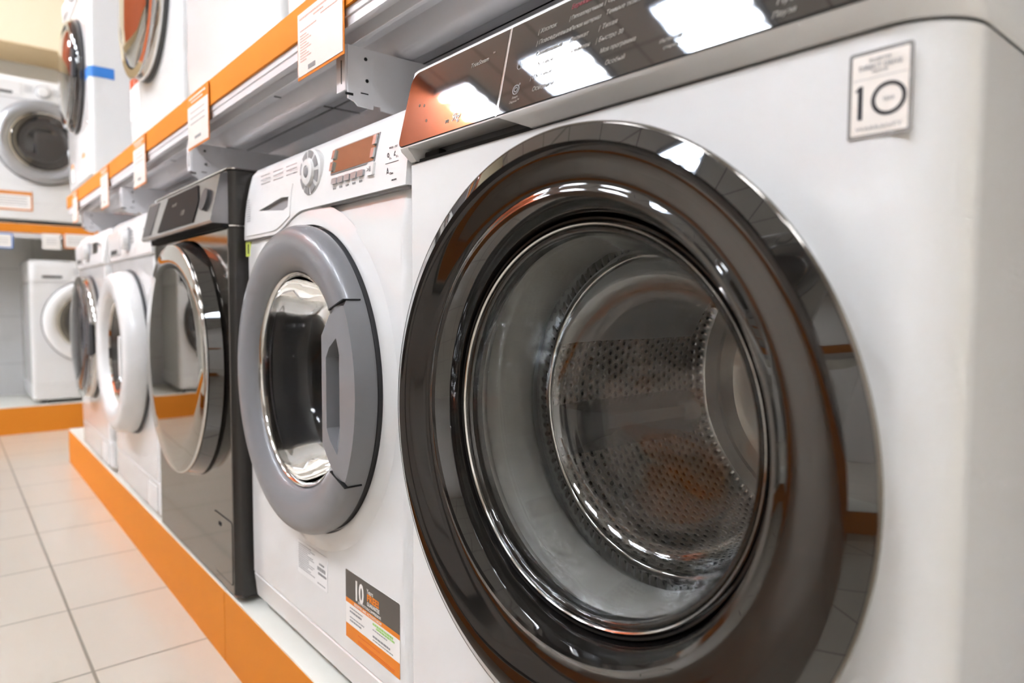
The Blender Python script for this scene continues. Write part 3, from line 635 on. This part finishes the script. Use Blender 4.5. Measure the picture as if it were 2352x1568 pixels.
# ------------------------------------------------------------------ price tags
def price_tag(label, x0, x1, z0, z1, lean=0., first=False, loc=(0, 0, 0), rz=0, yf=-.0157):
    W_, H_ = x1-x0, z1-z0
    ox, oy = (x0, yf-.0035)
    t = thing('price_tag', label, 'price tag', (ox, oy, z1) if rz == 0 else loc, rz, 'price tags on the shelf edges')
    t.rotation_euler = (0, R(lean), rz)
    obj('tag_holder', box(0, W_, .0, .0012, -H_, 0), 'orangeprint', t)
    hd = .012 if first else .026
    obj('tag_paper', box(.003, W_-.003, -.0008, .0, -H_+.004, -hd*.25 if first else -hd), 'paperpink', t)
    y = -.0009
    if first:
        marks('tag_heading', t, 'inkpale', [(.010, W_-.02, -.012, .0028), (.060, .095, -.018, .0024), (.085, .14, -.024, .0018)], y)
        marks('tag_print', t, 'inkpale', [(.012, .070, -.030, .0018)]+[(.012, .035+.008*(i % 3), -.037-.0042*i, .0014) for i in range(10)], y)
        bm = bmesh.new(); rr = random.Random(5); x = .040
        while x < .066: w0 = rr.choice((.0006, .0010, .0014)); add_box(bm, x, x+w0, y-.0002, y, -H_+.008, -H_+.015); x += w0+.0009
        obj('tag_barcode', bm, 'inkgrey', t)
    else:
        marks('tag_heading', t, 'paperpink', [(.015, W_-.02, -.010, .004), (.03, W_-.04, -.018, .003)], .0-.0003)
        marks('tag_print', t, 'inkgrey', [(.025, W_-.025, -hd-.015-.012*i, .0018) for i in range(3)]+[(.055, W_-.055, -H_+.020, .006)], y)
    return t
price_tag('nearest price tag, orange-framed white card by the steel bracket', -.293, -.136, .940, 1.040, first=True)
price_tag('price tag with orange heading hanging over the dark steel machine', -.905, -.750, .935, 1.052)
price_tag('price tag on the shelf edge over the white bulging door, between two other tags', -1.47, -1.32, .920, 1.052)
price_tag('small price tag on the shelf edge above the chrome lens door', -2.00, -1.86, .915, 1.050)
price_tag('farthest price tag, at the very end of the long shelf edge', -2.66, -2.53, .925, 1.050)
price_tag('price tag on the shelf edge above the black control panel, out towards the right', .36, .515, .940, 1.045)

# ------------------------------------------------------------------ end wall bay (faces +x)
XE = -4.0
plinth('low plinth with orange front along the end wall', -3.3, .62, -.0, .62, loc=(XE, 0, 0), rz=R(90))
shelf('white shelf with orange edge along the end wall', -3.3, .62, 0, .62, loc=(XE, 0, -.022), rz=R(90), lod=1)
G3 = 'washing machines along the end wall'
e1 = front_loader('white washing machine low on the end wall plinth, half hidden behind the row', (XE-.03, -.070, 0), R(90), G3, h=.835, ring='plastic', glass='tubglass', r=.240, ri=.170, cz=.475, display=False)
e2 = front_loader('white washing machine with silver door ring high on the end wall shelf', (XE-.03, -.275, ZU-.022), R(90), G3, h=.82, ring='silverring', glass='drumdark', r=.230, ri=.165, cz=.465, bulge=.05)
e3 = front_loader('white washing machine with black panel and black door, mirrored in the steel machine', (XE-.03, -1.45, 0), R(90), G3, ring='drumdark', glass='drumdark', dark_panel=True, r=.235, ri=.16)
obj('logo_sticker', slab_xz(rr_poly(.36, .40, .665, .69, .01), -.001, .001), 'bluelogo', e3)
def next_copy(src, label, loc, rz):
    c = copy_tree(src); c.location = loc; c.rotation_euler = (0, 0, rz); c['label'] = label; return c
s = obj('price_label', slab_xz(rr_poly(.06, .235, .072, .178, .003), -.0012, .001), 'paper', e2, label='white label in an orange frame')
bm = bmesh.new()
for a in ((.06, .235, .160, .178), (.06, .235, .072, .080), (.06, .067, .08, .16), (.228, .235, .08, .16)): add_box(bm, a[0], a[1], -.0018, -.0012, a[2], a[3])
obj('label_frame', bm, 'orange', s); marks('label_print', s, 'inkgrey', [(.08, .21, .145-.014*i, .004) for i in range(4)], -.0013)
# tags under the end shelf
def end_tag(label, y0, y1, z0, z1, m='orangeprint'):
    t = thing('price_tag', label, 'price tag', (XE+.004, y0, z1), R(90), 'price tags on the shelf edges')
    obj('tag_holder', box(0, y1-y0, -.001, 0, -(z1-z0), 0), m, t); obj('tag_paper', box(.006, y1-y0-.006, -.0018, -.001, -(z1-z0)+.006, -.006), 'paper', t)
    marks('tag_print', t, 'inkgrey', [(.02, y1-y0-.02, -.03-.014*i, .003) for i in range(3)], -.002)
end_tag('price tag under the end wall shelf edge, nearest the corner', .100, .245, .905, .995)
end_tag('white price tag under the end wall shelf edge, second from the corner', -.005, .085, .895, .985, 'paper')
end_tag('pale blue tag under the end wall shelf edge at the left', -.26, -.140, .890, .975, 'blue')
obj_p = tag(obj('corner_panel', box(XE-.02, XE-.005, .33, .63, 1.036, 1.155), 'orangedeep'), 'orange panel coloured deep for shade, behind the end of the long shelf in the corner', 'panel')  # deep orange carries the shade of the shelf above
tag(obj('shelf_back_panel', box(-4.63, -4.61, -3.3, .62, -.0, 1.0), 'walllight'), 'pale tiled back panel under the end wall shelf', 'panel')

# ------------------------------------------------------------------ opposite side of the aisle (seen in the reflections)
YO = -1.62
plinth('low plinth with orange front across the aisle', -1.6, 3.0, 0, .62, loc=(0, YO, 0), rz=R(180))
shelf('white shelf with orange edge across the aisle', -1.6, 3.0, 0, .62, loc=(0, YO, 0), rz=R(180), lod=1)
G4 = 'washing machines across the aisle, seen only in reflections'
LO = 'white washing machine across the aisle, seen only as a reflection'
first = True
for i in range(5):
    for z, src in ((0, (m4, e3)[i % 2]), (ZU, (e2, m4)[i % 2])):
        c = next_copy(src, LO, (1.15-.66*i, YO-.025, z), R(180)); c['group'] = G4

# ------------------------------------------------------------------ room
def struct(name, bm, m): o = obj(name, bm, m); o['kind'] = 'structure'; return o
struct('floor', box(-4.7, 3.6, -6.0, 1.2, -.207, -.157), 'floor')
struct('ceiling', box(-4.7, 3.6, -6.0, 1.2, 3.47, 3.52), 'ceil')
struct('wall_end', box(-4.75, -4.65, -6.0, 1.2, -.207, 3.52), 'wallplain')
struct('wall_back', box(-4.75, 3.65, 1.1, 1.2, -.207, 3.52), 'cream')
struct('wall_right', box(3.55, 3.65, -6.0, 1.2, -.207, 3.52), 'wallplain')
struct('wall_front', box(-4.75, 3.65, -6.1, -6.0, -.207, 3.52), 'wallplain')
struct('trim_bulkhead', box(-4.65, -4.25, -.45, 1.1, 2.105, 3.47), 'cream')
struct('trim_fascia', box(-4.65, -4.25, -6.0, -.45, 2.105, 3.47), 'fasciaorange')
struct('trim_soffit', box(-4.649, -4.251, -5.99, 1.09, 2.100, 2.105), 'soffitshade')

# ------------------------------------------------------------------ ceiling lights: recessed troffers of four tubes
def troffer():
    t = thing('ceiling_light', 'square white ceiling light with four fluorescent tubes, seen only in reflections', 'ceiling light', (0, 0, LIGHT_Z), 0, 'square fluorescent ceiling lights')
    bm = bmesh.new(); add_box(bm, -.295, .295, -.295, .295, .006, .012)
    for a in ((-.298, -.280, -.298, .298), (.280, .298, -.298, .298), (-.28, .28, -.298, -.280), (-.28, .28, .280, .298)): add_box(bm, *a, -.040, .012)
    obj('housing', bm, 'housing', t)
    for i in range(4):
        y = -.2025+.135*i; bm = bmesh.new(); bmesh.ops.create_cone(bm, cap_ends=True, segments=12, radius1=.020, radius2=.020, depth=.54, matrix=Matrix.Translation((0, y, -.016)) @ Matrix.Rotation(R(90), 4, 'Y'))
        obj('tube', bm, 'tube', t, smooth=60)
    return t
lt = troffer()
for i, (x, y) in enumerate(LIGHTS):
    o = lt if i == 0 else copy_tree(lt); o.location = (x, y, LIGHT_Z)
